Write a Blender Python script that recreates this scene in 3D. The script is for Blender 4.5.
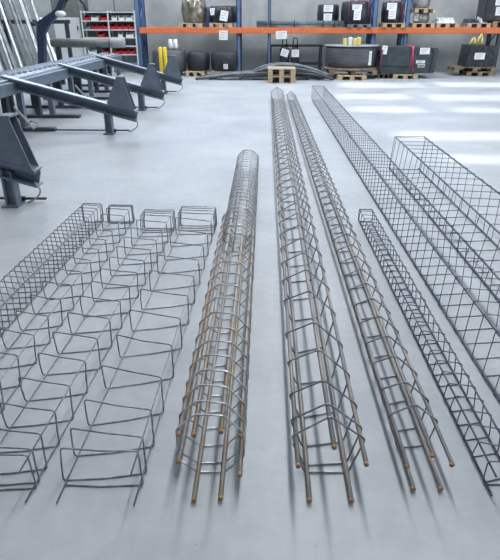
import bpy, bmesh, math, random
from mathutils import Vector, Matrix
random.seed(7)
R = math.radians
for o in list(bpy.data.objects): bpy.data.objects.remove(o)
SC = bpy.context.scene
COL = SC.collection

# ------------------------------------------------------------ camera, world, lights
CAM_H = 1.65
cd = bpy.data.cameras.new('camera'); cam = bpy.data.objects.new('camera', cd); COL.objects.link(cam)
cam.location = (0, 0, CAM_H); cam.rotation_euler = (R(90-25.47), 0, R(1.505))
cd.sensor_fit = 'HORIZONTAL'; cd.sensor_width = 36; cd.lens = 550/500*36
cd.clip_start = .05; cd.clip_end = 200
SC.camera = cam
SC.view_settings.view_transform = 'Standard'; SC.view_settings.look = 'None'
SC.view_settings.gamma = 1; SC.view_settings.use_curve_mapping = False
SC.view_settings.exposure = 0.27
W = bpy.data.worlds.new('sky'); SC.world = W; W.use_nodes = True
W.node_tree.nodes['Background'].inputs[0].default_value = (.72, .84, 1, 1)
W.node_tree.nodes['Background'].inputs[1].default_value = 1.0
sd = bpy.data.lights.new('sun', 'SUN'); sun = bpy.data.objects.new('sun', sd); COL.objects.link(sun)
sd.energy = 3.2; sd.angle = R(2.5); sd.color = (1, .97, .92)
SUN_FROM = Vector((.62, .30, 1.0))           # direction towards the sun
sun.rotation_euler = SUN_FROM.to_track_quat('Z', 'Y').to_euler(); sun.location = (6, 6, 12)
def area(name, loc, sx, sy, e, col=(1, 1, 1), rot=(0, 0, 0)):
    l = bpy.data.lights.new(name, 'AREA'); l.shape = 'RECTANGLE'; l.size = sx; l.size_y = sy
    l.energy = e; l.color = col
    o = bpy.data.objects.new(name, l); COL.objects.link(o); o.location = loc; o.rotation_euler = rot
    return o
area('roof_light_strip_middle', (.75, 7.0, 6.6), .5, 15, 560, (.95, .97, 1))
area('roof_light_strip_left', (-6.0, 10.5, 6.6), .8, 13, 140, (.95, .97, 1))
area('roof_light_strip_right', (7.4, 11.0, 6.6), 1.0, 13, 140, (.95, .97, 1))
area('rear_wall_fill', (0, 16.5, 6.5), 16, 1.5, 560, (.97, .98, 1))  # added fill that brightens the back wall, no actual rooflight
area('floor_glare_panel', (0, 20.7, 4.6), 17, 2.6, 420, (.60, .74, 1), (R(-90), 0, 0))  # added panel whose bluish reflection gives the floor its glare
area('right_side_fill', (12.2, 11, 2.6), 4.5, 7, 260, (.9, .95, 1), (0, R(90), 0))  # added fill for the right side of the hall, no door is built

def pt(px, py, Y):
    """world X and Z of the sight line through a photo position at distance Y (used to survey where things stand)"""
    u = (px-266)/550.0; v = py
    a = R(25.47)
    t = math.atan((280-v)/550.0)
    ang = t - a                       # elevation of the line
    Z = CAM_H + Y*math.tan(ang)
    zc = Y*math.cos(a) + (CAM_H-Z)*math.sin(a)
    return u*zc, Z

# ------------------------------------------------------------ materials
def mat(name, col, rough=.6, metal=0.0, noise=0.0, scale=8.0, bump=0.0, col2=None, spec=.5, trans=0.0, alpha=1.0, stretch=(1, 1, 1)):
    m = bpy.data.materials.new(name); m.use_nodes = True
    nt = m.node_tree; b = nt.nodes['Principled BSDF']
    b.inputs['Roughness'].default_value = rough; b.inputs['Metallic'].default_value = metal
    b.inputs['Specular IOR Level'].default_value = spec
    b.inputs['Base Color'].default_value = (*col, 1)
    if trans: b.inputs['Transmission Weight'].default_value = trans
    if noise or col2 or bump:
        tc = nt.nodes.new('ShaderNodeTexCoord'); mp = nt.nodes.new('ShaderNodeMapping')
        mp.inputs['Scale'].default_value = stretch
        n = nt.nodes.new('ShaderNodeTexNoise'); n.inputs['Scale'].default_value = scale; n.inputs['Detail'].default_value = 5
        nt.links.new(tc.outputs['Object'], mp.inputs[0]); nt.links.new(mp.outputs[0], n.inputs['Vector'])
        r = nt.nodes.new('ShaderNodeValToRGB')
        c2 = col2 or tuple(min(1, c*(1+noise)) for c in col)
        c1 = col if col2 else tuple(c*(1-noise) for c in col)
        r.color_ramp.elements[0].position = .38; r.color_ramp.elements[1].position = .64
        r.color_ramp.elements[0].color = (*c1, 1); r.color_ramp.elements[1].color = (*c2, 1)
        nt.links.new(n.outputs['Fac'], r.inputs[0]); nt.links.new(r.outputs[0], b.inputs['Base Color'])
        if bump:
            bp = nt.nodes.new('ShaderNodeBump'); bp.inputs['Strength'].default_value = bump; bp.inputs['Distance'].default_value = .02
            nt.links.new(n.outputs['Fac'], bp.inputs['Height']); nt.links.new(bp.outputs[0], b.inputs['Normal'])
    return m

def rebar_mat(name, col, col2, sc=9, pos=(.42, .62)):
    m = mat(name, col, .5, .55, col2=col2, scale=sc, stretch=(1, .35, 1))
    nt = m.node_tree; b = nt.nodes['Principled BSDF']
    for n in nt.nodes:
        if n.type == 'VALTORGB': n.color_ramp.elements[0].position, n.color_ramp.elements[1].position = pos
    tc = nt.nodes.new('ShaderNodeTexCoord'); w = nt.nodes.new('ShaderNodeTexWave')
    w.bands_direction = 'Y'; w.inputs['Scale'].default_value = 38; w.inputs['Distortion'].default_value = 0
    bp = nt.nodes.new('ShaderNodeBump'); bp.inputs['Strength'].default_value = .9; bp.inputs['Distance'].default_value = .0015
    nt.links.new(tc.outputs['Object'], w.inputs['Vector']); nt.links.new(w.outputs['Fac'], bp.inputs['Height'])
    nt.links.new(bp.outputs[0], b.inputs['Normal'])
    return m

def floor_mat():
    m = bpy.data.materials.new('floor_concrete'); m.use_nodes = True
    nt = m.node_tree; b = nt.nodes['Principled BSDF']; N = nt.nodes.new; L = nt.links.new
    tc = N('ShaderNodeTexCoord')
    n1 = N('ShaderNodeTexNoise'); n1.inputs['Scale'].default_value = .9; n1.inputs['Detail'].default_value = 8; n1.inputs['Roughness'].default_value = .62
    n2 = N('ShaderNodeTexNoise'); n2.inputs['Scale'].default_value = 14; n2.inputs['Detail'].default_value = 6
    L(tc.outputs['Object'], n1.inputs['Vector']); L(tc.outputs['Object'], n2.inputs['Vector'])
    r1 = N('ShaderNodeValToRGB'); r1.color_ramp.elements[0].position = .3; r1.color_ramp.elements[1].position = .72
    r1.color_ramp.elements[0].color = (.335, .362, .385, 1); r1.color_ramp.elements[1].color = (.50, .53, .555, 1)
    L(n1.outputs['Fac'], r1.inputs[0])
    r2 = N('ShaderNodeValToRGB'); r2.color_ramp.elements[0].position = .3; r2.color_ramp.elements[1].position = .7
    r2.color_ramp.elements[0].color = (.90, .90, .90, 1); r2.color_ramp.elements[1].color = (1, 1, 1, 1)
    L(n2.outputs['Fac'], r2.inputs[0])
    mx = N('ShaderNodeMix'); mx.data_type = 'RGBA'; mx.blend_type = 'MULTIPLY'; mx.inputs[0].default_value = 1
    L(r1.outputs[0], mx.inputs[6]); L(r2.outputs[0], mx.inputs[7])
    # small dark specks
    v = N('ShaderNodeTexVoronoi'); v.inputs['Scale'].default_value = 7; L(tc.outputs['Object'], v.inputs['Vector'])
    r3 = N('ShaderNodeValToRGB'); r3.color_ramp.elements[0].position = .018; r3.color_ramp.elements[1].position = .04
    r3.color_ramp.elements[0].color = (.6, .6, .6, 1); r3.color_ramp.elements[1].color = (1, 1, 1, 1)
    L(v.outputs['Distance'], r3.inputs[0])
    mx2 = N('ShaderNodeMix'); mx2.data_type = 'RGBA'; mx2.blend_type = 'MULTIPLY'; mx2.inputs[0].default_value = .6
    L(mx.outputs[2], mx2.inputs[6]); L(r3.outputs[0], mx2.inputs[7])
    L(mx2.outputs[2], b.inputs['Base Color'])
    rr = N('ShaderNodeMapRange'); rr.inputs[3].default_value = .30; rr.inputs[4].default_value = .52; b.inputs['Specular IOR Level'].default_value = .27
    L(n1.outputs['Fac'], rr.inputs[0]); L(rr.outputs[0], b.inputs['Roughness'])
    bp = N('ShaderNodeBump'); bp.inputs['Strength'].default_value = .12; bp.inputs['Distance'].default_value = .01
    L(n2.outputs['Fac'], bp.inputs['Height']); L(bp.outputs[0], b.inputs['Normal'])
    return m

M = dict(
    floor=floor_mat(),
    wall=mat('wall_concrete', (.47, .50, .50), .8, noise=.12, scale=1.6, bump=.1),
    ceil=mat('ceiling_sheet', (.5, .53, .56), .8),
    wire=mat('drawn_wire', (.27, .28, .30), .36, .6, noise=.25, scale=30),
    wire_light=mat('bright_wire', (.50, .51, .53), .33, .6, noise=.25, scale=25),
    mesh_wire=mat('blue_black_wire', (.12, .14, .19), .4, .5, noise=.3, scale=30),
    rebar=rebar_mat('ribbed_bar', (.22, .22, .23), (.36, .31, .27)),
    rebar_rust=rebar_mat('rusty_ribbed_bar', (.36, .35, .34), (.36, .27, .18), 14),
    rebar_dark=rebar_mat('dark_ribbed_bar', (.09, .11, .15), (.20, .20, .22)),
    tip=mat('rusty_cut_end', (.27, .13, .055), .8, col2=(.42, .26, .14), scale=60),
    orange=mat('orange_beam_paint', (.66, .17, .06), .45, noise=.1, scale=5),
    blue=mat('blue_post_paint', (.09, .16, .31), .5, noise=.1, scale=5),
    darkpost=mat('dark_post_paint', (.05, .06, .075), .5),
    wood=mat('pallet_wood', (.36, .27, .17), .8, col2=(.55, .45, .33), scale=6, stretch=(1, 6, 6)),
    wood_dark=mat('weathered_pallet_wood', (.17, .13, .09), .8, col2=(.28, .22, .15), scale=6),
    coil_dark=mat('dark_wire_winding', (.035, .04, .05), .4, .3, noise=.35, scale=10, stretch=(.3, .3, 14), bump=.4),
    coil_grey=mat('grey_wire_winding', (.11, .115, .13), .4, .5, noise=.3, scale=9, stretch=(.3, .3, 14), bump=.4),
    coil_bright=mat('bright_wire_winding', (.36, .37, .38), .3, .7, noise=.35, scale=9, stretch=(.3, .3, 14), bump=.4),
    wrap=mat('black_foil_wrap', (.022, .027, .036), .3, noise=.4, scale=9, bump=.6),
    wrapgrey=mat('grey_foil_wrap', (.045, .06, .07), .35, noise=.25, scale=7, bump=.6),
    clear=mat('foil_wrapped_metal', (.27, .25, .21), .22, .6, noise=.4, scale=6, bump=.6),
    purple=mat('purple_strap', (.17, .03, .08), .5, noise=.2),
    pink=mat('pink_strap', (.50, .06, .16), .5),
    paper=mat('label_paper', (.78, .8, .82), .7),
    ink=mat('label_ink', (.5, .52, .55), .7),
    yellow=mat('yellow_paint', (.75, .56, .04), .5),
    yellow2=mat('pale_yellow_plastic', (.72, .60, .22), .5),
    silver=mat('silver_metal', (.64, .66, .68), .42, .5, noise=.1),
    tube=mat('galvanised_tube', (.46, .50, .52), .5, .35, noise=.25, scale=6, stretch=(3, 3, .4)),
    tube_dark=mat('dull_tube', (.20, .24, .26), .4, .5, noise=.25, scale=6),
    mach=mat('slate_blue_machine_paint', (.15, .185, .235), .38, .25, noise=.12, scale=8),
    machtop=mat('pale_slate_machine_paint', (.50, .56, .63), .35, .2, noise=.2, scale=8),  # paler slate for the arm tops and guide track
    machdark=mat('dark_machine_paint', (.04, .05, .065), .4, .2, noise=.15, scale=8),
    navy=mat('navy_paint', (.025, .045, .09), .35, .1, noise=.15),
    cable=mat('black_cable', (.02, .022, .025), .5),
    hose=mat('grey_hose', (.30, .31, .33), .45),
    cabinet=mat('white_cabinet_paint', (.60, .63, .64), .5),
    shelfm=mat('light_shelf_paint', (.58, .62, .62), .5),
    red=mat('red_plastic', (.42, .03, .035), .45),
    white=mat('white_plastic', (.7, .72, .72), .5),
    greypipe=mat('grey_green_pipe', (.16, .175, .165), .5, .2, noise=.1),
    heap=mat('dull_loose_bar', (.10, .11, .12), .5, .4, noise=.3, scale=5),
    brown=mat('brown_cardboard', (.36, .20, .11), .8),
)

# ------------------------------------------------------------ mesh builder
BASE = {}
class MB:
    def __init__(s): s.v = []; s.f = []; s.sm = []
    def add(s, vs, fs, smooth=False):
        n = len(s.v); s.v += [tuple(v) for v in vs]
        for f in fs: s.f.append([i+n for i in f]); s.sm.append(smooth)
        return s
    def box(s, x0, x1, y0, y1, z0, z1, bev=0.0):
        if bev:
            b = bev
            def ring(d, z): 
                X0, X1, Y0, Y1 = x0+d, x1-d, y0+d, y1-d
                return [(X0+b, Y0, z), (X1-b, Y0, z), (X1, Y0+b, z), (X1, Y1-b, z), (X1-b, Y1, z), (X0+b, Y1, z), (X0, Y1-b, z), (X0, Y0+b, z)]
            vs = ring(b, z0)+ring(0, z0+b)+ring(0, z1-b)+ring(b, z1)
            fs = [list(range(7, -1, -1)), list(range(24, 32))]
            for k in range(3):
                for i in range(8):
                    j = (i+1) % 8; fs.append([k*8+i, k*8+j, k*8+8+j, k*8+8+i])
            return s.add(vs, fs)
        vs = [(x0, y0, z0), (x1, y0, z0), (x1, y1, z0), (x0, y1, z0), (x0, y0, z1), (x1, y0, z1), (x1, y1, z1), (x0, y1, z1)]
        return s.add(vs, [[3, 2, 1, 0], [4, 5, 6, 7], [0, 1, 5, 4], [1, 2, 6, 5], [2, 3, 7, 6], [3, 0, 4, 7]])
    def tube(s, pts, r, n=6, cap=True, closed=False):
        P = [Vector(p) for p in pts]
        Q = [P[0]]
        for p in P[1:]:
            if (p-Q[-1]).length > 1e-5: Q.append(p)
        P = Q; vs = []; fs = []
        t0 = (P[1]-P[0]).normalized()
        up = Vector((0, 0, 1)) if abs(t0.z) < .9 else Vector((1, 0, 0))
        nrm = (up - t0*up.dot(t0)).normalized()
        for i, p in enumerate(P):
            a = (P[i]-P[i-1]).normalized() if i else t0
            b = (P[i+1]-P[i]).normalized() if i < len(P)-1 else a
            t = a+b
            t = t.normalized() if t.length > 1e-6 else a
            nrm = nrm - t*nrm.dot(t)
            nrm = nrm.normalized() if nrm.length > 1e-6 else Vector((0, 0, 1))
            bn = t.cross(nrm)
            k = 1/max(.6, math.sqrt(max(0, (1+a.dot(b))/2)))
            rr = r[i] if isinstance(r, (list, tuple)) else r
            for j in range(n):
                q = 2*math.pi*j/n
                vs.append(p + (nrm*math.cos(q)+bn*math.sin(q))*rr)
        for i in range(len(P)-1):
            for j in range(n):
                k = (j+1) % n; fs.append([i*n+j, i*n+k, i*n+n+k, i*n+n+j])
        if cap: fs += [list(range(n-1, -1, -1)), list(range((len(P)-1)*n, len(P)*n))]
        return s.add(vs, fs, True)
    def lathe(s, cx, cy, prof, n=28, sx=1, sy=1):
        vs = []; fs = []
        for (r, z) in prof:
            for j in range(n):
                q = 2*math.pi*j/n; vs.append((cx+r*sx*math.cos(q), cy+r*sy*math.sin(q), z))
        for i in range(len(prof)-1):
            for j in range(n):
                k = (j+1) % n; fs.append([i*n+j, i*n+k, i*n+n+k, i*n+n+j])
        fs += [list(range(n-1, -1, -1)), list(range((len(prof)-1)*n, len(prof)*n))]
        return s.add(vs, fs, True)
    def prism(s, poly, axis, a, b):
        """poly: list of 2-D points; axis 'x','y','z' is the extrusion axis from a to b"""
        def P(u, v, w): return {'x': (w, u, v), 'y': (u, w, v), 'z': (u, v, w)}[axis]
        n = len(poly)
        vs = [P(u, v, a) for u, v in poly]+[P(u, v, b) for u, v in poly]
        fs = [list(range(n)), list(range(2*n-1, n-1, -1))]+[[i, i+n, (i+1) % n+n, (i+1) % n] for i in range(n)]
        return s.add(vs, fs)
    def beam(s, p, q, w, h):
        """rectangular bar between two points, w sideways, h high"""
        p = Vector(p); q = Vector(q); d = (q-p).normalized()
        side = d.cross(Vector((0, 0, 1)))
        if side.length < 1e-4: side = Vector((1, 0, 0))
        side.normalize(); up = side.cross(d)
        vs = []
        for c in (p, q):
            for a, b in ((-1, -1), (1, -1), (1, 1), (-1, 1)): vs.append(c+side*(a*w/2)+up*(b*h/2))
        return s.add(vs, [[3, 2, 1, 0], [4, 5, 6, 7], [0, 1, 5, 4], [1, 2, 6, 5], [2, 3, 7, 6], [3, 0, 4, 7]])
    def build(s, name, m, parent=None, origin=None):
        me = bpy.data.meshes.new(name); o = bpy.data.objects.new(name, me); COL.objects.link(o)
        if parent: off = BASE[parent.name]; o.parent = parent
        else:
            off = Vector(origin) if origin else Vector((0, 0, 0)); o.location = off
        BASE[o.name] = off
        me.from_pydata([Vector(v)-off for v in s.v], [], s.f)
        me.polygons.foreach_set('use_smooth', s.sm)
        bm = bmesh.new(); bm.from_mesh(me); bmesh.ops.recalc_face_normals(bm, faces=bm.faces); bm.to_mesh(me); bm.free()
        me.materials.append(m)
        return o
def tag(o, label, cat, group=None):
    o['label'] = label; o['category'] = cat
    if group: o['group'] = group
    return o
def thing(name, loc, label, cat, group=None):
    o = bpy.data.objects.new(name, None); COL.objects.link(o); o.location = loc; o.empty_display_size = .1
    BASE[o.name] = Vector(loc)
    return tag(o, label, cat, group)
def structure(o): o['kind'] = 'structure'; return o

# ------------------------------------------------------------ the hall
XL, XR, YB, YF, ZC = -11.0, 12.5, 20.9, -4.0, 7.0
structure(MB().box(XL, XR, YF, YB, -.2, 0).build('floor', M['floor']))
structure(MB().box(XL-.2, XR+.2, YB, YB+.25, 0, ZC+.2).build('wall_back', M['wall']))
structure(MB().box(XL-.2, XL, YF, YB, 0, ZC+.2).build('wall_left', M['wall']))
structure(MB().box(XR, XR+.2, YF, YB, 0, ZC+.2).build('wall_right', M['wall']))
structure(MB().box(XL-.2, XR+.2, YF-.2, YF, 0, ZC+.2).build('wall_front', M['wall']))
# ceiling with rooflight openings: each throws a patch of sun on the floor
k = ZC/SUN_FROM.z
patches = [  # x0, x1, y0, y1 on the floor
    (2.0, 4.3, 15.3, 16.5), (4.7, 7.4, 15.5, 16.7),
    (1.7, 3.3, 13.0, 13.9), (3.7, 7.0, 12.7, 13.8),
    (1.75, 3.1, 11.1, 11.9), (3.7, 6.4, 11.1, 11.7),
    (2.0, 4.7, 8.4, 9.1), (2.35, 4.4, 6.95, 7.45)]
holes = [(a+SUN_FROM.x*k, b+SUN_FROM.x*k, c+SUN_FROM.y*k, d+SUN_FROM.y*k) for a, b, c, d in patches]
holes = [(a, min(b, XR+1.9), c, min(d, YB+1.9)) for a, b, c, d in holes]
CX0, CX1, CY0, CY1 = XL-.2, XR+2.2, YF-.2, YB+2.2
xs = sorted({CX0, CX1, *[h[0] for h in holes], *[h[1] for h in holes]})
ys = sorted({CY0, CY1, *[h[2] for h in holes], *[h[3] for h in holes]})
cb = MB()
for i in range(len(xs)-1):
    for j in range(len(ys)-1):
        mx, my = (xs[i]+xs[i+1])/2, (ys[j]+ys[j+1])/2
        if not any(h[0] < mx < h[1] and h[2] < my < h[3] for h in holes):
            cb.box(xs[i], xs[i+1], ys[j], ys[j+1], ZC, ZC+.03)
structure(cb.build('ceiling', M['ceil']))
# joints between the wall panels
jb = MB()
for x in (-9.2, -5.2, -1.0, 4.55, 8.0): jb.box(x-.012, x+.012, YB-.006, YB, 0, 6.8)
structure(jb.build('trim_1', M['darkpost']))
# added unseen window frame on the solid back wall, around the floor glare light
fb = MB()
for x in [-8.5+1.7*i for i in range(11)]: fb.box(x-.04, x+.04, YB-.12, YB, 3.25, 5.95)
for z in (3.25, 5.95): fb.box(-8.54, 8.54, YB-.12, YB, z-.05, z+.05)
structure(fb.build('added_window_1', M['shelfm']))

# ------------------------------------------------------------ reinforcement cages
def rounded(corners, fr, n=3):
    """closed polygon with rounded corners -> list of (x, z), plus which of them are corners"""
    out = []; m = len(corners)
    for i in range(m):
        p = Vector(corners[i]); a = (Vector(corners[i-1])-p).normalized(); b = (Vector(corners[(i+1) % m])-p).normalized()
        p0 = p+a*fr; p1 = p+b*fr
        for j in range(n):
            t = j/(n-1); out.append((1-t)**2*p0+2*t*(1-t)*p+t*t*p1)
    return out
def spiral(corners, turns, r, fr, wob=0.0, sag=0.0, sides=5, skew=0.0):
    """turns: list of Y values, one per turn, far first; the wire runs left-top-right-bottom coming nearer"""
    ring = rounded(corners, fr)
    m = len(ring); L = [0]
    for i in range(m): L.append(L[-1]+(ring[(i+1) % m]-ring[i]).length)
    tot = L[-1]; pts = []
    for t in range(len(turns)-1):
        y0, y1 = turns[t], turns[t+1]
        dx, dz = random.gauss(0, wob), abs(random.gauss(0, wob))
        for i in range(m):
            q = ring[i]; f = L[i]/tot
            low = q.y < .03
            pts.append((q.x+dx*(0 if low else 1), y0+(y1-y0)*f, q.y+(0 if low else dz)))
            seg = L[i+1]-L[i]
            if sag and seg > .1:      # long straight runs bow a little
                nx = ring[(i+1) % m]; mid = (q+nx)/2
                up = mid.y > .03
                pts.append((mid.x, y0+(y1-y0)*(L[i]+seg/2)/tot - sag*(0.4 if up else 1.0), mid.y+(random.gauss(0, sag*.25) if up else 0)))
    pts.append((ring[0].x, turns[-1], ring[0].y))
    pts = [(x+skew*(y-2.3), y, z) for x, y, z in pts]
    return MB().tube(pts, r, sides)
def ylist(far, near, pitch, endn=2, endp=.014, near_list=()):
    ys = [far-k*endp for k in range(endn+1)]
    stop = near_list[0]+pitch*.7 if near_list else near+pitch*.7
    while ys[-1]-pitch > stop: ys.append(ys[-1]-pitch*random.uniform(.96, 1.04))
    if near_list: ys += list(near_list)
    else: ys += [near+endp, near]
    return ys
def inset(corners, d):
    c = sum((Vector(p) for p in corners), Vector((0, 0)))/len(corners)
    m = len(corners); out = []
    for i in range(m):
        p = Vector(corners[i]); a = (Vector(corners[i-1])-p).normalized(); b = (Vector(corners[(i+1) % m])-p).normalized()
        bi = (a+b).normalized(); s = math.sin(math.acos(max(-1, min(1, a.dot(b))))/2)
        out.append(p+bi*(d/s))
    return out
def cage(name, label, cat, group, corners, far, near, pitch, br, wr, bm, wm, fr=.012, near_ends=None, tips=True, turns=None,
         wob=.0006, sag=0.0, bar_far=None, bar_idx=None, skew=0.0, rail=None):
    cx = sum(c[0] for c in corners)/len(corners)
    t = thing(name, (cx, (far+near)/2, 0), label, cat, group)
    turns = turns or ylist(far, near, pitch)
    spiral(corners, turns, wr, fr, wob, sag, 5, skew).build('spiral_tie', wm, t)
    ins = inset(corners, wr+br)
    for i, q in enumerate(ins):
        if bar_idx is not None and i not in bar_idx: continue
        e = near_ends[i] if near_ends else near-.03
        f = (bar_far if bar_far else far)+random.uniform(-.01, .02)
        n = max(3, int((f-e)/.8)); pts = []
        for k in range(n+1):
            y = f+(e-f)*k/n
            pts.append((q.x+skew*(y-2.3)+(random.gauss(0, .0008) if 0 < k < n else 0), y, q.y))
        b = MB().tube(pts, br, 8).build('longitudinal_bar', bm, t)
        if tips:
            tp = MB().tube([(q.x, e+.006, q.y), (q.x, e-.002, q.y), (q.x, e-.005, q.y)], [br*1.02, br*1.02, br*.85], 8).build('cut_end', M['tip'], b)
            tp['label'] = 'orange rusty cut end of the bar'
    return t
def regular(n, side, cx, rot, wr):
    Rr = side/(2*math.sin(math.pi/n))
    z0 = None; pts = []
    for k in range(n):
        q = rot-2*math.pi*k/n
        pts.append([cx+Rr*math.cos(q), Rr*math.sin(q)])
    lo = min(p[1] for p in pts)
    for p in pts: p[1] += -lo+wr
    return [tuple(p) for p in pts]
# order of corners: clockwise as seen from the camera, starting at the left
def rect(x0, x1, h, wr): return [(x0, wr), (x0, h), (x1, h), (x1, wr)]

G = 'reinforcement cages laid out side by side on the floor'
# octagonal cage (near length) and the slimmer length pushed into its far end
oc = regular(8, .111, -.200, R(180+22.5), .006)
cage('octagonal_rebar_cage', 'round eight-bar rebar cage with rusty light brown bars lying right of the loose stirrup cages', 'rebar cage', G,
     oc, 4.25, 1.62, .165, .0098, .0040, M['rebar_rust'], M['wire_light'], .012,
     near_ends=[1.62, 1.66, 1.58, 1.60, 1.66, 1.56, 1.51, 1.50],
     turns=[4.25, 4.22, 4.19, 4.03, 3.86, 3.70, 3.53, 3.37, 3.20, 3.04, 2.87, 2.71, 2.54, 2.38, 2.25, 2.13, 2.01, 1.90, 1.79, 1.69, 1.65])
oc2 = regular(8, .101, -.190, R(180+22.5), .006)
oc2 = [(x, z+.012) for x, z in oc2]
cage('slim_octagonal_rebar_cage', 'slimmer grey octagonal rebar cage pushed into the far end of the rusty one', 'rebar cage', G,
     oc2, 6.45, 4.0, .105, .006, .004, M['rebar'], M['wire_light'], .012, tips=False, bar_far=6.42)
# pentagonal cages
pc = regular(5, .176, .262, R(90+72), .006)
cage('pentagonal_rebar_cage', 'long five-sided rebar cage with dark brown bars in the middle, right of the octagonal cage', 'rebar cage', G,
     pc, 12.85, 1.67, .262, .0095, .0045, M['rebar'], M['wire'], .014,
     near_ends=[1.53, 1.53, 1.545, 1.51, 1.51],
     turns=ylist(12.85, 0, .262, near_list=[2.46, 2.20, 1.95, 1.78, 1.685, 1.66]))
pc2 = regular(5, .125, .636, R(90+72), .006)
cage('narrow_pentagonal_rebar_cage', 'narrower five-sided rebar cage, second long one, between the middle cage and the small square one', 'rebar cage', G,
     pc2, 12.7, 1.8, .21, .0085, .0042, M['rebar'], M['wire'], .012,
     near_ends=[1.585, 1.58, 1.60, 1.58, 1.575], skew=-.0065,
     turns=ylist(12.7, 0, .21, near_list=[2.27, 2.06, 1.88, 1.80]))
# small square cage
cage('small_square_rebar_cage', 'small narrow square rebar cage of dark tightly wound wire left of the tall mesh cages', 'rebar cage', G,
     rect(.866, .988, .112, .004), 4.72, 1.62, .098, .0045, .0029, M['rebar_dark'], M['mesh_wire'], .014, tips=False, near_ends=[1.56, 1.56, 1.58, 1.58], wob=.0015, skew=-.007)
# tall rectangular mesh cages on the right
cage('long_rectangular_mesh_cage', 'long tall rectangular rebar cage of blue black wire running to the back of the floor', 'rebar cage', G,
     rect(1.118, 1.378, .298, .003), 12.85, 1.5, .152, .0068, .0026, M['rebar_dark'], M['mesh_wire'], .014, tips=False, wob=.0015, skew=-.0078)
cage('wide_rectangular_mesh_cage', 'widest tallest rectangular rebar cage at the right edge of the floor', 'rebar cage', G,
     [(1.505, .003), (1.532, .392), (1.892, .392), (1.868, .003)], 6.62, 1.5, .20, .0075, .0027, M['rebar_dark'], M['mesh_wire'], .014, tips=False, wob=.0015)
# open stirrup cages on the left
def stirrup_cage(label, x0, x1, h, far, turns, skew, wr=.0038):
    cx = (x0+x1)/2
    t = thing('open_stirrup_cage', (cx, (far+1.55)/2, 0), label, 'rebar cage', 'loosely spaced stirrup cages left of the octagonal cage')
    spiral([(x0-.008, wr), (x0+.006, h), (x1-.008, h), (x1, wr)], turns, wr, .014, .002, .008, 5, skew).build('spiral_tie', M['wire'], t)
    for (x, z) in ((x0+.012, wr*2+.003), (x1-.012, wr*2+.003), (x1-.010, h-wr-.004)):
        MB().tube([(x+skew*(far+(1.48-far)*k/5-2.3)+random.gauss(0, .001), far+(1.48-far)*k/5, z) for k in range(6)], .0032, 6).build('longitudinal_wire', M['wire'], t)
    return t
tD = [4.58, 4.55, 4.49, 4.43, 4.335, 4.06, 3.79, 3.545, 3.28, 3.01, 2.75, 2.475, 2.20, 1.925, 1.735, 1.60, 1.575]
tC = [4.50, 4.48, 4.43, 4.38, 4.27, 4.08, 3.88, 3.69, 3.50, 3.30, 3.11, 2.91, 2.71, 2.50, 2.30, 2.09, 1.90, 1.74, 1.62, 1.57, 1.55]
tB = [4.66, 4.645, 4.63, 4.615, 4.60, 4.44, 4.27, 4.08, 3.9, 3.71, 3.52, 3.33, 3.13, 2.94, 2.74, 2.54, 2.34, 2.15, 1.96, 1.78, 1.62, 1.58]
stirrup_cage('widest open stirrup cage of bent dark wire beside the octagonal cage', -.760, -.446, .170, 4.58, tD, .016)
stirrup_cage('middle open stirrup cage, second to the left of the octagonal cage', -1.110, -.840, .165, 4.50, tC, .036)
stirrup_cage('narrow open stirrup cage beside the tightly wound one', -1.408, -1.19, .155, 4.66, tB, .014)
cage('tight_square_stirrup_cage', 'tightly wound square wire cage at the far left of the row, at the left edge', 'rebar cage', G,
     rect(-1.675, -1.500, .170, .004), 4.64, 1.6, .078, .004, .0032, M['rebar'], M['wire'], .02, tips=False, wob=.002, skew=.03)

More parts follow.
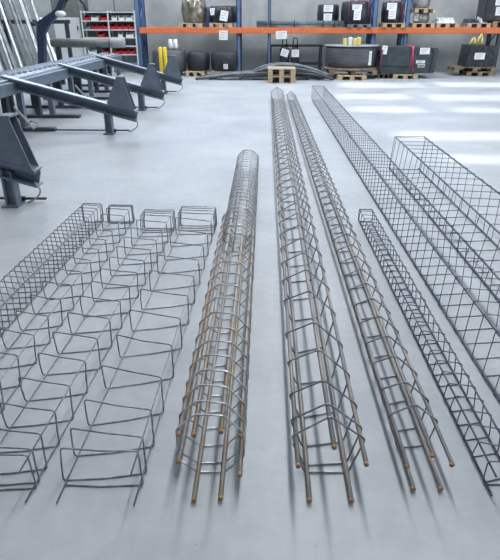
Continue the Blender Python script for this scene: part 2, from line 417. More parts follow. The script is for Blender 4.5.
# ------------------------------------------------------------ bending table with four arms, left
tb = thing('bar_feeding_table', (-3.9, 9.5, 0), 'slate blue steel bar feeding table with four sloping arms at the left', 'machine')
BX0, BX1 = -4.22, -3.80
MB().box(BX0, BX1, 2.6, 15.6, .60, .78, .01).build('main_beam', M['mach'], tb)
MB().box(BX0-.55, BX0-.30, 2.6, 15.6, .56, .78, .01).build('rear_beam', M['mach'], tb)
g = MB()
y = 3.0
while y < 15.4:
    g.box(BX0-.02, BX0+.12, y, y+.10, .78, .835); y += .24
g.tube([(BX0+.22, 2.8, .80), (BX0+.22, 15.5, .80)], .02, 8)
g.tube([(BX0+.32, 2.8, .80), (BX0+.32, 15.5, .80)], .014, 8)
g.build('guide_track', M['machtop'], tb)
yarm = [5.10, 8.76, 11.25, 13.86]
for i, y in enumerate(yarm):
    sh = -.16 if i == 0 else 0
    XA, ZA, XB, ZB = -3.98, .845, -1.99+sh, .335
    a = MB(); a.beam((XA, y, ZA), (XB, y, ZB), .15, .025)
    a.beam((XA, y, ZA-.13), (XB, y, ZB-.13), .15, .02)
    a.beam((XA, y+.03, ZA-.065), (XB, y+.03, ZB-.065), .02, .13)
    arm = a.build('sloping_arm', M['mach'], tb)
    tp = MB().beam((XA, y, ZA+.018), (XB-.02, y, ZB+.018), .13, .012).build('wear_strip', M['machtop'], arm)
    # end stop: two tapered cheeks and a back plate
    s = MB(); zb = ZB+.03
    for dy in (-.085, .07):
        s.prism([(-2.40+sh, zb+.105), (-2.0+sh, zb-.01), (-2.14+sh, zb+.47), (-2.22+sh, zb+.48)], 'y', y+dy, y+dy+.015)
    s.beam((-2.41+sh, y, zb+.11), (-2.228+sh, y, zb+.48), .16, .015)
    s.box(-2.235+sh, -2.13+sh, y-.09, y+.09, zb+.475, zb+.495)
    s.beam((-2.36+sh, y, zb+.095), (-1.98+sh, y, zb-.012), .20, .018)
    s.build('end_stop', M['mach'], tb)
    l = MB(); l.box(-2.49, -2.47, y-.06, y+.06, .02, .36); l.box(-2.40, -2.38, y-.06, y+.06, .02, .33)
    l.box(-2.47, -2.40, y-.008, y+.008, .02, .34); l.box(-2.52, -2.36, y-.09, y+.09, 0, .02)
    l.build('arm_leg', M['mach'], tb)
    l = MB().box(-4.1, -2.15, y-.012+.1, y+.012+.1, .03, .05)
    l.box(-2.52, -2.36, y+.085, y+.115, .02, .06)
    l.build('floor_bar', M['machdark'], tb)
    # hydraulic hose looping from the arm's end
    hp = []
    for kk in range(11):
        q = kk/10*math.pi
        hp.append((-2.02+sh+.09*math.sin(q)-.10*(kk/10), y-.05, .22-.16*(kk/10)+.02*math.cos(q)))
    MB().tube(hp, .009, 6).build('hose', M['hose'], tb)
for y in (3.6, 5.6, 7.3, 9.0, 10.3, 11.5, 12.8, 14.1, 15.4):
    for x in (BX0+.09, BX1-.08):
        MB().box(x-.045, x+.045, y-.05, y+.05, .04, .60).build('leg', M['machdark' if x < -4 else 'mach'], tb)
    MB().box(BX0-.75, BX1+.42, y-.06, y+.06, 0, .05, .008).build('foot', M['machdark'], tb)
    MB().box(BX0-.50, BX0-.36, y-.05, y+.05, .05, .56).build('leg', M['machdark'], tb)
for y in (8.1, 10.9, 13.3):
    MB().tube([(-3.6, y, .5), (-3.45, y-.02, .32), (-3.35, y-.05, .20), (-3.28, y, .26), (-3.4, y+.06, .30), (-3.5, y+.02, .2)], .018, 6).build('hose_loop', M['hose'], tb)

# yellow posts beyond the table
for i, (px, pyb, Y) in enumerate(((160, 74, 17.0), (164.5, 75, 17.0))):
    x, z = pt(px, 47, Y)
    o = MB().lathe(x, Y, [(.055, 0), (.055, z-.03), (.03, z)], 12).build('yellow_post', M['yellow'], None, (x, Y, 0))
    tag(o, ['left one of the two yellow guard posts before the grey coil', 'right one of the two yellow guard posts before the grey coil'][i], 'post', 'yellow guard posts')

# ------------------------------------------------------------ pallet rack along the back wall
YR = 19.3     # front face
rk = thing('pallet_rack', (1.5, YR+.5, 0), 'long pallet rack with orange beams and blue posts against the back wall', 'rack')
zb0, zb1 = pt(300, 33.5, YR)[1], pt(300, 27.5, YR)[1]
for (px0, px1) in ((139, 239), (239, 371), (371, 404), (404, 520)):
    x0, x1 = pt(px0, 30, YR)[0], pt(px1, 30, YR)[0]
    MB().box(x0, x1, YR-.03, YR+.03, zb0, zb1, .01).build('orange_beam', M['orange'], rk)
    MB().box(x0, x1, YR+.97, YR+1.03, zb0, zb1, .01).build('orange_beam', M['orange'], rk)
    MB().box(x0+.02, x1-.02, YR+.03, YR+.97, zb1-.05, zb1-.01).build('shelf_deck', M['tube_dark'], rk)
for px, mm, w in ((138.5, 'blue', .16), (239, 'blue', .12), (269.5, 'blue', .09), (373, 'blue', .15), (405, 'blue', .13), (497, 'darkpost', .12)):
    x = pt(px, 40, YR)[0]
    for y in (YR+.045, YR+.90):
        b = MB(); b.box(x-w/2, x-w/2+.015, y, y+.07, .01, 4.2); b.box(x+w/2-.015, x+w/2, y, y+.07, .01, 4.2); b.box(x-w/2, x+w/2, y, y+.012, .01, 4.2)
        b.box(x-w/2-.02, x+w/2+.02, y-.02, y+.09, 0, .012)
        b.build('post', M[mm], rk)
    b = MB(); z = .3
    while z < 3.8:
        b.beam((x, YR+.10, z), (x, YR+.92, z+.55), .03, .03); b.beam((x, YR+.92, z+.55), (x, YR+.10, z+1.1), .03, .03); z += 1.1
    b.build('brace', M[mm], rk)
SHELF = zb1

def pallet(px0, px1, Y, label, z=0.0, h=.144, m='wood', depth=.8, group='wooden pallets', dark=False):
    zz = z
    x0, x1 = pt(px0, 72 if z < .5 else 26, Y)[0], pt(px1, 72 if z < .5 else 26, Y)[0]
    t = thing('pallet', ((x0+x1)/2, Y, zz), label, 'pallet', group)
    b = MB(); n = 6; w = depth/n
    for k in range(n): b.box(x0, x1, Y-depth/2+k*w+.01, Y-depth/2+(k+1)*w-.01, zz+h-.022, zz+h)
    b.build('deck_boards', M[m], t)
    bw = min(.14, (x1-x0)*.17)
    for xc in (x0+bw/2, (x0+x1)/2, x1-bw/2):
        q = MB()
        for yc in (Y-depth/2+.06, Y, Y+depth/2-.06): q.box(xc-bw/2, xc+bw/2, yc-.05, yc+.05, zz+.022, zz+h-.022)
        q.box(xc-bw/2, xc+bw/2, Y-depth/2, Y+depth/2, zz, zz+.022)
        q.build('skid', M[m], t)
    return zz+h, (x0+x1)/2
def paper(parent, x, Y, z, w, h, tilt=0.0, name='label'):
    """paper sheet with a few printed lines, facing the camera, at distance Y"""
    c, s = math.cos(tilt), math.sin(tilt)
    def rot(u, v): return (x+u*c-v*s, z+u*s+v*c)
    b = MB().prism([rot(-w/2, -h/2), rot(w/2, -h/2), rot(w/2, h/2), rot(-w/2, h/2)], 'y', Y-.006, Y)
    o = b.build(name, M['paper'], parent)
    q = MB()
    for k in range(3):
        v = h*(.28-.26*k)
        q.prism([rot(-w*.34, v-.012), rot(w*(.34-.12*k), v-.012), rot(w*(.34-.12*k), v+.012), rot(-w*.34, v+.012)], 'y', Y-.008, Y-.006)
    q.build('print_lines', M['ink'], o) if parent is not None and BASE.get(parent.name) is not None else None
    return o
def winding_profile(r, z0, z1, core, bulge=.03):
    return [(core, z0+.02), (r-.03, z0), (r, z0+.04), (r+bulge, (z0+z1)/2), (r, z1-.04), (r-.03, z1), (core, z1-.01), (core, z0+.1)]
def coil(name, label, px0, px1, py0, Y, z0, m, labels=(), straps=None, group='wire coils on the rack', core=.16, sy=1, bulge=.02, cat='wire coil', capm=None):
    mid = (px0+px1)/2
    z1 = pt(mid, py0, Y)[1]
    x0, x1 = pt(px0, py0+8, Y)[0], pt(px1, py0+8, Y)[0]
    r = (x1-x0)/2-bulge; cx = (x0+x1)/2
    Yc = Y+r*.15
    t = thing(name, (cx, Yc, z0), label, cat, group)
    b = MB(); rc = min(core, r*.5)
    prof = [(rc, z0+.015), (r-.03, z0+.004), (r, z0+.04), (r+bulge, (z0+z1)/2), (r, z1-.04), (r-.03, z1), (rc, z1-.008)]
    vs = []; n = 32
    b.lathe(cx, Yc, prof, n, 1, sy); b.build('winding', M[m], t)
    front = Yc-(r+bulge)*sy-.004
    for (lx0, lx1, ly0, ly1, tilt) in labels:
        X0, Z1 = pt(lx0, ly0, front); X1, Z0 = pt(lx1, ly1, front)
        xc = (X0+X1)/2; zc = (Z0+Z1)/2
        off = max(0, 1-((xc-cx)/(r+bulge))**2)
        yy = Yc-(r+bulge)*sy*math.sqrt(off)-.03
        paper(t, xc, yy, zc, X1-X0, Z1-Z0, tilt)
    if straps:
        for a in (-.6, 0.1, .75):
            xx = cx+(r+bulge+.006)*math.sin(a); yy = Yc-(r+bulge+.006)*sy*math.cos(a)
            MB().tube([(cx+rc*math.sin(a), Yc-rc*sy*math.cos(a), z1+.01), (cx+r*.95*math.sin(a), Yc-r*.95*sy*math.cos(a), z1+.012), (xx, yy, z1-.05), (xx+.0, yy, (z0+z1)/2), (xx, yy, z0+.05)], .014, 6).build('strap', M[straps], t)
    return t, cx, z1, r
YS = YR+.42    # centre of the shelf
h = .13
# --- upper shelf, left to right
pallet(180.5, 203.5, YS, 'pallet on the orange shelf under the round foil wrapped coil', SHELF, h)
coil('foil_wrapped_coil', 'round grey brown foil wrapped coil on the shelf, leftmost of the upper row', 180, 206.5, -3, YS, SHELF+h, 'clear', bulge=.06)
o = MB().box(*[pt(204, 10, YS)[0], pt(209.5, 10, YS)[0]], YS+.1, YS+.4, SHELF+.001, SHELF+.60, .02).build('blue_drum_case', M['blue'], None, (pt(207, 10, YS)[0], YS+.2, SHELF))
tag(o, 'narrow blue case standing between the first two coils of the upper shelf', 'case')
pallet(210.5, 233, YS, 'pallet on the orange shelf under the dark coil with two papers', SHELF, h)
coil('wrapped_wire_coil', 'dark coil with two white papers on the upper shelf, left of the second blue post', 209, 238, 6, YS, SHELF+h, 'wrap', [(209.5, 215, 8, 15, .1), (220, 228, 10.5, 21, -.2)])
o = thing('long_bar_bundle', (pt(300, 26, YS)[0], YS, SHELF), 'long grey bundle of straight bars lying on the orange shelf', 'bar bundle')
x0, x1 = pt(256.5, 26, YS)[0], pt(343, 26, YS)[0]
b = MB()
for r_ in range(4):
    for c in range(8): b.tube([(x0+random.uniform(0, .08), YS-.38+c*.045+(r_ % 2)*.02, SHELF+.03+r_*.046), (x1-random.uniform(0, .1), YS-.38+c*.045+(r_ % 2)*.02, SHELF+.03+r_*.046)], .027, 6)
b.build('bars', M['tube_dark'], o)
for px in (270, 294, 322, 333):
    x = pt(px, 26, YS)[0]; MB().tube([(x, YS-.42, SHELF+.01), (x, YS-.42, SHELF+.21), (x, YS-.0, SHELF+.215), (x, YS-.0, SHELF+.01)], .012, 6).build('tie_strap', M['cable'], o)
coil('wrapped_wire_coil', 'small dark coil with two stacked white papers standing behind the grey bar bundle', 317, 339, 4.5, YS+.30, SHELF+.002, 'coil_dark', [(323.5, 332.5, 5, 12, 0), (323.5, 331.5, 13.5, 21, 0)], group='wrapped coils on the upper shelf')
pallet(345.5, 368.5, YS-.1, 'grey pallet under the shelf coil with purple straps left of the third blue post', SHELF, .10, 'tube_dark')
coil('wrapped_wire_coil', 'black coil with purple straps and a white paper left of the third blue post', 341, 371, 1.5, YS-.1, SHELF+.10, 'wrap', [(352, 361, 4.5, 10, 0), (353.5, 360, 10, 20, 0)], 'purple', 'wrapped coils on the upper shelf')
pallet(380, 401.5, YS-.1, 'pallet on the orange shelf between the two right blue posts', SHELF, h)
coil('wrapped_wire_coil', 'black coil with a magenta strap between the two right blue posts', 381, 402.5, 2, YS-.1, SHELF+h, 'wrap', [(386.5, 395.5, 3, 10, 0), (388, 394.5, 10, 19, 0)], 'purple', 'wrapped coils on the upper shelf')
zt, cx = pallet(409, 430, YS, 'lower pallet of the stacked silver coils right of the last blue post', SHELF, h)
_, _, zt, _ = coil('silver_wire_coil', 'lower silver coil of the two stacked on the upper shelf', 412, 428, 13, YS, zt, 'coil_bright', [(414, 418, 14, 21, 0)])
zt, cx = pallet(409.5, 430, YS, 'upper pallet between the two stacked silver coils', zt+.001, h)
coil('silver_wire_coil', 'upper silver coil of the two stacked on the upper shelf', 411, 429, -6, YS, zt, 'coil_bright')
pallet(432, 453.5, YS, 'pallet on the orange shelf carrying crumpled white foil', SHELF, h)
pallet(462, 484, YS, 'pallet on the orange shelf carrying dark sacks and white foil', SHELF, h)
pallet(486, 512, YS, 'brown pallet on the orange shelf under the big black box at the right edge', SHELF, h+.05, 'brown')
def crumple(name, label, cat, px0, px1, Y, z, hh, m, d=.5):
    x0, x1 = pt(px0, 24, Y)[0], pt(px1, 24, Y)[0]
    vs = []; fs = []; nx, ny = 12, 6
    for j in range(ny+1):
        for i in range(nx+1):
            e = min(i, nx-i, j, ny-j); f = 0 if e == 0 else 1
            vs.append((x0+(x1-x0)*i/nx, Y-d/2+d*j/ny, z+.003+f*hh*(.45+.55*random.random())))
    for j in range(ny):
        for i in range(nx):
            a = j*(nx+1)+i; fs.append([a, a+1, a+nx+2, a+nx+1])
    n0 = len(vs); base = [(v[0], v[1], z) for v in vs]
    bd = [i for i in range(nx+1)]+[(j+1)*(nx+1)-1 for j in range(1, ny+1)]+[ny*(nx+1)+i for i in range(nx-1, -1, -1)]+[j*(nx+1) for j in range(ny-1, 0, -1)]
    vs += [base[i] for i in bd]; m_ = len(bd)
    for k_ in range(m_): fs.append([bd[k_], n0+k_, n0+(k_+1) % m_, bd[(k_+1) % m_]])
    fs.append([n0+k_ for k_ in range(m_)])
    o = MB().add(vs, fs).build(name, M[m], None, ((x0+x1)/2, Y, z))
    return tag(o, label, cat)
crumple('foil_bag', 'crumpled white foil lying on a shelf pallet right of the silver coils', 'foil', 433, 452, YS, SHELF+h, .17, 'silver')
crumple('dark_sack', 'dark flat sack on the shelf pallet second from the right', 'sack', 462, 475, YS, SHELF+h, .13, 'wrap')
crumple('foil_bag', 'white foil scrap beside the dark sack on the shelf', 'foil', 475.5, 483, YS, SHELF+h, .20, 'white')
o = thing('black_wrapped_box', (pt(500, 10, YS)[0], YS, SHELF+h+.05), 'big black wrapped box with white papers at the right edge of the shelf', 'box')
x0, x1 = pt(479, 10, YS)[0], pt(514, 10, YS)[0]
MB().box(x0, x1, YS-.35, YS+.4, SHELF+h+.052, SHELF+1.2, .03).build('body', M['wrap'], o)
for (a, b_, c, d) in ((494, 502, -3, 5.5), (494, 502, 7, 15.5)):
    X0, Z1 = pt(a, c, YS-.36); X1, Z0 = pt(b_, d, YS-.36); paper(o, (X0+X1)/2, YS-.352, (Z0+Z1)/2, X1-X0, Z1-Z0)
# --- papers hanging on the orange beam
for (a, b_, c, d, lb) in ((219, 228, 30.5, 40, 'white paper sheet hanging on the orange beam under the dark coil with two papers'), (276, 287, 31, 39, 'white paper sheet hanging on the orange beam above the floor pallets')):
    Y = YR-.034
    X0, Z1 = pt(a, c, Y); X1, Z0 = pt(b_, d, Y)
    t = thing('paper_sheet', ((X0+X1)/2, Y, Z0), lb, 'paper', 'paper sheets on the orange beam')
    paper(t, (X0+X1)/2, Y, (Z0+Z1)/2, X1-X0, Z1-Z0, random.uniform(-.05, .05), 'sheet')
# --- lower level
YL = 18.6
pallet(159, 181, YL, 'pallet on the floor under the large grey coil', 0, .12)
t, cx, z1, r = coil('grey_wire_coil', 'large grey wire coil on the floor behind the yellow posts', 152, 186.5, 50, YL, .122, 'coil_grey', group='coils on the floor')
for i, px in enumerate((170.5, 175.5)):
    x = pt(px, 45, YL)[0]
    o = MB().lathe(x, YL, [(.10, z1+.002), (.09, z1+.10), (.065, z1+.30), (.05, z1+.31)], 16).build('silver_cone', M['silver'], None, (x, YL, z1))
    tag(o, ['left silver cone on top of the large grey coil', 'right silver cone on top of the large grey coil'][i], 'cone', 'silver cones')
pallet(188, 206, YL, 'pallet on the floor under the smaller dark coil', 0, .14)
coil('dark_wire_coil', 'plain dark wire coil between the large grey coil and the labelled one', 187, 210, 52, YL+.1, .142, 'coil_dark', group='coils on the floor')
pallet(213, 234, YL, 'pallet on the floor under the dark coil with a small paper', 0, .14)
coil('dark_wire_coil', 'dark wire coil with one small white paper left of the bar heap', 211, 239, 52, YL, .142, 'coil_dark', [(224, 228.5, 64, 69, 0)], group='coils on the floor')
# dark frame trestles and wrapped bags behind the bar heap
t = thing('dark_trestle', (pt(295, 60, YR)[0], YR+.4, 0), 'dark tubular trestle frame under the orange beam in the middle', 'trestle')
b = MB()
X = lambda px: pt(px, 55, YR+.4)[0]
Z = lambda py: pt(300, py, YR+.4)[1]
for y in (YR+.2, YR+.8):
    b.box(X(270), X(323), y, y+.04, Z(46.5), Z(45)); b.box(X(270), X(323), y, y+.04, Z(64.5), Z(63))
    for px in (271, 296, 321): b.box(X(px)-.025, X(px)+.025, y, y+.04, 0, Z(45))
b.build('frame', M['machdark'], t)
for i, (a, b_, c, lb) in enumerate(((280, 289.5, 47, 'black bag with a tilted white paper, left of the pair under the beam'), (291, 299.5, 47.5, 'black bag with a white paper, right of the pair under the beam'))):
    Y = YR+.05
    x0, x1 = pt(a, 55, Y)[0], pt(b_, 55, Y)[0]; zt = pt(a, c, Y)[1]
    t = thing('black_bag', ((x0+x1)/2, Y, 0), lb, 'bag', 'black bags under the beam')
    q = MB(); q.box(x0, x1, Y-.25, Y+.12, .01, zt, .05); q.build('body', M['wrap'], t)
    m_ = MB(); m_.tube([((x0+x1)/2-.07, Y, zt-.01), ((x0+x1)/2-.06, Y, zt+.28), ((x0+x1)/2+.06, Y, zt+.28), ((x0+x1)/2+.07, Y, zt-.01)], .022, 6); m_.build('handle', M['wrap'], t)
    paper(t, (x0+x1)/2, Y-.255, zt-.16, .24, .22, -.3*(1-i))
# curved heap of loose bars on the floor with two stacked pallets before it
Yh = 17.2
bars = []
lab = ['long curved grey bar in the heap on the floor behind the stacked pallets']
for i in range(46):
    px0 = 196+random.uniform(0, 26) if i < 22 else 236+random.uniform(0, 25)
    px1 = 318+random.uniform(0, 17) if i > 9 else 282+random.uniform(0, 30)
    x0, x1 = pt(px0, 78, Yh)[0], pt(px1, 78, Yh)[0]
    xm = pt(284, 78, Yh)[0]
    lay = i//8
    y = Yh-.1+.16*(i % 8)+(.08 if lay % 2 else 0)
    pts = []
    hh = .04+.068*lay
    for k_ in range(13):
        f = k_/12; xx = x0+(x1-x0)*f
        d = (xx-xm)/(x1-xm if xx > xm else xm-x0)
        pts.append((xx, y+.05*math.sin(f*5+i), .03+hh*max(0, 1-abs(d)**2.2)))
    o = MB().tube(pts, .032, 6).build('loose_bar', M[('tube_dark', 'heap', 'coil_grey')[i % 3]], None, (pts[0][0], y, 0))
    tag(o, ('%s %s curved bar of the loose heap behind the stacked pallets' % (('pale grey', 'dark grey', 'mid grey')[i % 3], ('bottom layer', 'second layer', 'third layer', 'fourth layer', 'fifth layer', 'topmost layer')[lay])), 'steel bar', 'loose curved bars heaped on the floor')
z_, _ = pallet(268.5, 295.5, 16.7, 'lower of two stacked pallets on the floor before the bar heap', 0, .18, group='stacked pallets before the bar heap')
pallet(268.5, 295.5, 16.7, 'upper of two stacked pallets on the floor before the bar heap', z_+.002, .2, group='stacked pallets before the bar heap')
# big reel
Yg = 17.9
pallet(328, 374, Yg+.1, 'wide weathered pallet under the big wire reel', .122, .12, 'wood_dark', depth=1.1)
pallet(337, 365, Yg-.35, 'light wooden pallet on the floor under the big wire reel', 0, .12)
t = thing('big_wire_reel', (pt(352, 60, Yg+.1)[0], Yg+.1, .244), 'big dark wire reel with pale rim on a pallet right of the bar heap', 'wire reel')
x0, x1 = pt(325, 58, Yg)[0], pt(379, 58, Yg)[0]; cx = (x0+x1)/2; r = (x1-x0)/2; zt = pt(352, 46, Yg-.6)[1]
MB().lathe(cx, Yg+.25, [(r*.93, .30), (r*.95, .5), (r*.95, zt-.1), (r*.93, zt-.04)], 40).build('winding', M['coil_grey'], t)
MB().lathe(cx, Yg+.25, [(r, .246), (r, .30)], 40).build('flange', M['wood_dark'], t)
MB().lathe(cx, Yg+.25, [(r, zt-.025), (r, zt)], 40).build('flange', M['hose'], t)['label'] = 'pale upper rim of the reel'
X0, Z1 = pt(367.5, 51, Yg-.4); X1, Z0 = pt(371, 65, Yg-.4)
paper(t, (X0+X1)/2, Yg-.38, (Z0+Z1)/2, X1-X0, Z1-Z0)
for i, (px, mm, nm, lb) in enumerate(((344.5, 'yellow2', 'yellow_block', 'left yellow block on top of the big wire reel'), (349.5, 'white', 'white_block', 'white block between the yellow ones on the big wire reel'), (354, 'yellow2', 'yellow_block', 'middle yellow block on top of the big wire reel'), (358, 'yellow2', 'yellow_block', 'right yellow block on top of the big wire reel'))):
    x = pt(px, 42, Yg)[0]
    q = MB().box(x-.055, x+.055, Yg-.2, Yg-.02, zt+.001, zt+.19+.03*(i % 2), .012)
    tag(q.build(nm, M[mm], None, (x, Yg-.1, zt)), lb, 'block', 'blocks on the big reel')
# wrapped long box
Yw = 18.2
pallet(391, 414.5, Yw-.25, 'pallet on the floor under the wide dark wrapped box', 0, .12)
pallet(376, 387, Yw, 'small dark pallet on the floor at the left end of the wrapped box', 0, .12, 'wood_dark')
t = thing('wrapped_coil_box', (pt(405, 60, Yw)[0], Yw, .125), 'wide dark grey foil wrapped box with pink strap and white papers on the floor', 'wrapped box')
x0, x1 = pt(377, 60, Yw)[0], pt(431.5, 60, Yw)[0]; zt = pt(405, 46, Yw)[1]
f0 = Yw-.5
MB().prism([(x0+.05, .125), (x1-.06, .16), (x1+.02, zt-.12), (x1-.02, zt-.03), (x0+.9, zt), (x0+.03, zt), (x0-.03, zt-.1)], 'y', f0, Yw+.5).build('body', M['wrapgrey'], t)
MB().tube([(x0+.06, f0-.01, .36), (x1-.3, f0-.01, .36)], .014, 6).build('seam', M['wrap'], t)
q = MB()
xs_ = pt(411, 60, f0)[0]
q.tube([(xs_-.03, f0-.012, .24), (xs_, f0-.012, zt-.2), (xs_+.02, f0-.01, zt+.01), (xs_+.02, Yw+.4, zt+.015)], .02, 6)
q.tube([(xs_+.05, f0-.012, .24), (xs_+.03, f0-.012, zt-.2), (xs_-.02, f0-.01, zt+.01), (xs_-.04, Yw+.4, zt+.015)], .02, 6)
q.build('strap', M['pink'], t)
q = MB(); xs_ = pt(380, 60, f0)[0]
q.tube([(xs_-.02, f0-.012, .2), (xs_+.04, f0-.012, zt-.1), (xs_+.04, f0+.3, zt+.012)], .025, 6).build('strap', M['purple'], t)
q = MB(); xs_ = pt(432, 60, f0)[0]
q.tube([(xs_-.07, f0-.012, .2), (xs_-.02, f0-.012, .5), (xs_, f0-.012, zt-.12), (xs_-.1, f0-.01, zt-.02)], .02, 6).build('edge_band', M['cable'], t)
for (a, b_, c, d, tl) in ((382, 386.5, 45.5, 54, -.1), (419.5, 428.5, 47.5, 54, 0), (415.5, 424, 60, 63, 0), (417, 424, 64, 67, 0)):
    X0, Z1 = pt(a, c, f0); X1, Z0 = pt(b_, d, f0); paper(t, (X0+X1)/2, f0-.004, (Z0+Z1)/2, X1-X0, Z1-Z0, tl)
# right floor pallet with dark coil and yellow hooks
Yp = 19.0
pallet(462, 487, Yp-.1, 'lower dark pallet on the floor at the right under the dark labelled box', 0, .13, 'wood_dark')
pallet(449, 488, Yp, 'wide upper weathered pallet at the right under the dark labelled box', .132, .13, 'wood_dark', .9)
t = thing('dark_wrapped_box', (pt(474, 60, Yp)[0], Yp, .264), 'dark wrapped box with one white paper on stacked pallets at the right', 'box')
x0, x1 = pt(461.5, 55, Yp)[0], pt(488.5, 55, Yp)[0]; zt = pt(470, 44.5, Yp)[1]
MB().prism([(x0, .264), (x1-.02, .264), (x1+.02, zt-.02), (x0+.05, zt)], 'y', Yp-.42, Yp+.42).build('body', M['wrap'], t)
X0, Z1 = pt(473.5, 52.5, Yp-.42); X1, Z0 = pt(482.5, 59, Yp-.42); paper(t, (X0+X1)/2, Yp-.424, (Z0+Z1)/2, X1-X0, Z1-Z0)
for i, px in enumerate((471, 478)):
    x = pt(px, 42, Yp)[0]
    q = MB().tube([(x-.08, Yp, zt+.015), (x-.03, Yp, zt+.13+.08*i), (x+.04-.02*i, Yp, zt+.20+.10*i), (x+.07, Yp, zt+.12), (x+.05, Yp-.03, zt+.015)], .04, 8)
    tag(q.build('yellow_sling', M['yellow2'], None, (x, Yp, zt)), ['left yellow sling loop on the dark box at the right', 'right yellow sling loop on the dark box at the right'][i], 'sling', 'yellow slings')

# ------------------------------------------------------------ small parts shelf, cabinet, pipe, crane arm, leaning tubes
Yq = 19.2
t = thing('parts_shelf', (pt(110, 40, Yq)[0], Yq+.2, 0), 'light grey parts shelf with red bins left of the pallet rack', 'shelf')
x0, x1 = pt(83, 40, Yq)[0], pt(136, 40, Yq)[0]; xm = (x0+x1)/2
zrow = [pt(110, p, Yq)[1] for p in (20.5, 29.5, 37.5, 46, 54.5)]; ztop = pt(110, 10.5, Yq)[1]
b = MB()
for x in (x0, xm, x1): b.box(x-.02, x+.02, Yq-.02, Yq+.02, .0, ztop); b.box(x-.02, x+.02, Yq+.38, Yq+.42, .0, ztop)
b.build('upright', M['shelfm'], t)
for z in [ztop-.03]+zrow: MB().box(x0+.022, x1-.022, Yq-.022, Yq+.42, z-.03, z).build('shelf_board', M['shelfm'], t)
MB().box(x0, x1, Yq+.42, Yq+.43, .3, ztop).build('back_panel', M['tube_dark'], t)
rowname = ['top', 'second', 'third', 'fourth', 'bottom']
spec = [[('red', 85.5, 91), ('white', 92.5, 99.5), ('red', 102, 108.5), ('white', 113, 118), ('white', 120, 125.5), ('white', 127, 133)],
        [('grey', 86, 90.5), ('red', 92, 97), ('red', 97.6, 102.6), ('red', 103.2, 108.3), ('red', 111, 116.5), ('red', 117.2, 122.6), ('red', 123.3, 128.6), ('red', 129.3, 134.5)],
        [('red', 97, 103.5), ('white', 118, 122), ('white', 126, 133)],
        [('grey', 86, 93), ('red', 112, 118)],
        [('white', 86, 94), ('red', 96, 101), ('red', 102, 107.5), ('red', 112.5, 119), ('red', 120, 126), ('red', 127, 133)]]
def bin_(xa, xb, z, hh, m, label, grp):
    b = MB(); y0, y1 = Yq+.0, Yq+.34; w = .008
    b.prism([(y0, z+.001), (y1, z+.001), (y1, z+hh), (y0+.07, z+hh), (y0, z+hh*.55)], 'x', xa, xa+w)
    b.prism([(y0, z+.001), (y1, z+.001), (y1, z+hh), (y0+.07, z+hh), (y0, z+hh*.55)], 'x', xb-w, xb)
    b.box(xa+w, xb-w, y0, y0+w, z+.001, z+hh*.55); b.box(xa+w, xb-w, y1-w, y1, z+.001, z+hh); b.box(xa+w, xb-w, y0+w, y1-w, z+.001, z+.01)
    o = b.build('parts_bin', M[m], None, ((xa+xb)/2, Yq+.17, z)); tag(o, label, 'bin', grp)
ordn = ['leftmost', 'second', 'third', 'fourth', 'fifth', 'sixth', 'seventh', 'rightmost']
for ri, row in enumerate(spec):
    cnt = {}
    for (m_, a, c) in row: cnt[m_] = cnt.get(m_, 0)+1
    seen = {}
    for (m_, a, c) in row:
        i = seen.get(m_, 0); seen[m_] = i+1
        w_ = {'red': 'red', 'white': 'white', 'grey': 'grey'}[m_]
        if cnt[m_] == 1: lb = 'only %s bin on the %s board of the parts shelf' % (w_, rowname[ri])
        else: lb = '%s %s bin on the %s board of the parts shelf' % ('leftmost' if i == 0 else 'rightmost' if i == cnt[m_]-1 else ordn[i], w_, rowname[ri])
        bin_(pt(a, 40, Yq)[0], pt(c, 40, Yq)[0], zrow[ri], .15, {'red': 'red', 'white': 'white', 'grey': 'tube_dark'}[m_], lb, '%s bins on the parts shelf' % w_)
# low wall/bench of crates under the shelf
t = thing('wall_cabinet', (pt(65, 25, 19.5)[0], 19.9, 0), 'pale grey steel cabinet with dark frame standing at the wall left of the shelf', 'cabinet')
X = lambda px: pt(px, 30, 19.4)[0]; Z = lambda py: pt(65, py, 19.4)[1]
MB().box(X(52), X(81), 19.45, 20.4, Z(48), Z(-6), .02).build('dark_frame', M['greypipe'], t)
MB().box(X(53), X(79.5), 19.38, 19.448, Z(39), Z(17.5), .01).build('upper_door', M['cabinet'], t)
MB().box(X(53), X(79.5), 19.38, 19.448, Z(72), Z(48), .01).build('lower_door', M['cabinet'], t)
MB().box(X(52), X(81), 19.45, 20.4, 0, Z(48)-.002).build('base_frame', M['cabinet'], t)
MB().box(X(76.5), X(77.5), 19.36, 19.38, Z(30), Z(26)).build('handle', M['machdark'], t)
t = thing('horizontal_pipe', (pt(88, 43, 14.5)[0], 14.5, 0), 'thick grey green horizontal pipe with light end collar above the feeding table', 'pipe')
x0, z_ = pt(50, 43, 15.9); x1 = pt(124, 43, 15.9)[0]; xc_ = pt(110, 43, 15.9)[0]
MB().tube([(x0, 15.9, z_), (xc_, 15.9, z_)], .11, 20).build('barrel', M['greypipe'], t)
MB().tube([(xc_, 15.9, z_), (xc_+.02, 15.9, z_), (x1, 15.9, z_), ], .125, 20).build('collar', M['hose'], t)['label'] = 'lighter grey collar at the right end'
for px in (56, 98):
    x = pt(px, 43, 15.9)[0]; MB().box(x-.06, x+.06, 15.84, 15.96, 0, z_-.108).build('stand', M['machdark'], t)
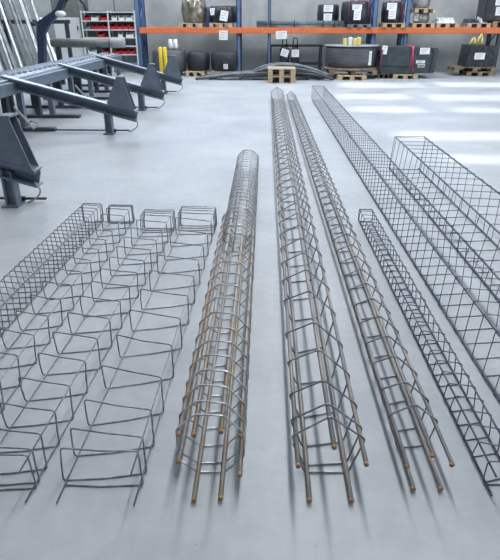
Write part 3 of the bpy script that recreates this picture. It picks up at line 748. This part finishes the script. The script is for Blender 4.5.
# navy crane arm
Yc = 15.0
t = thing('navy_lifting_arm', (pt(42, 60, Yc)[0], Yc, 0), 'navy blue cranked lifting arm rising before the leaning tubes', 'machine arm')
P = lambda px, py: pt(px, py, Yc)
poly = [P(36, 22), P(52, 11), P(55, 8), P(57, 3), P(60, -3), P(64, -3), P(62, 8), P(54, 18), P(47, 26), P(43.5, 34), P(44, 62), P(42, 90), P(36, 90), P(38, 62), P(36, 34)]
poly = [(x, max(z, 0)) for x, z in poly]
MB().prism(poly, 'y', Yc-.10, Yc+.10).build('arm', M['navy'], t)
x, z = P(32, 24); MB().lathe(x+.03, Yc-.12, [(.06, z-.05), (.06, z+.05)], 12).build('pivot', M['machdark'], t)
x, z = P(61, 14); MB().lathe(x, Yc-.16, [(.05, z-.06), (.12, z-.04), (.13, z+.02), (.07, z+.07)], 14).build('lamp_head', M['white'], t)['label'] = 'white round fitting at the bend of the arm'
MB().tube([(*P(54, 9)[:1], Yc-.12, P(54, 9)[1]), (P(53, 0)[0], Yc-.16, P(53, 0)[1]), (P(58, -8)[0], Yc-.16, P(58, -8)[1])], .02, 6).build('hose', M['hose'], t)
q = []
for px, py in ((61, 6), (64, 0), (70, -3), (77, -1), (82, 4), (84, 11)): x, z = P(px, py); q.append((x, Yc+.05, z))
MB().tube(q, .028, 8).build('cable', M['cable'], t)
# galvanised tubes leaning in a rack behind the table
Yt = 16.5
rkk = thing('tube_stand', (-7.2, Yt+.6, 0), 'dark frame stand that carries the leaning tubes at the far left', 'stand')
MB().box(-9.6, -5.7, Yt+.95, Yt+1.05, 1.5, 1.6).build('top_rail', M['machdark'], rkk)
for x in (-9.5, -7.6, -5.8): MB().box(x-.05, x+.05, Yt+.95, Yt+1.05, 0, 1.5).build('post', M['machdark'], rkk)
for i in range(26):
    xb = -8.5+i*.104
    hgt = (4.2, 3.9, 4.4, 3.7)[i % 4] if i < 20 else 2.9-.25*(i-20)
    lean = -.30*hgt*(1+.08*math.sin(i*2.1))
    w = (.06, .09, .075, .05)[i % 4]
    y0 = Yt+.22+.07*(i % 3)
    p, q_ = (xb, y0, .04), (xb+lean, y0+.45*hgt/1.6*.9, hgt)
    b = MB(); kind = ('flat', 'square', 'round', 'square')[i % 4]
    if kind == 'round': b.tube([p, q_], w/2, 10)
    else: b.beam(p, q_, w, .05)
    shade = 'dull' if i % 6 == 4 else 'bright' if i % 5 == 0 else 'grey'
    o = b.build('leaning_tube', M[{'dull': 'tube_dark', 'bright': 'silver', 'grey': 'tube'}[shade]], None, p)
    size = 'long' if i < 20 else 'shorter'
    tag(o, '%s %s galvanised %s tube leaning to the left behind the feeding table' % (size, shade, kind), 'metal tube', 'galvanised tubes leaning at the far left')
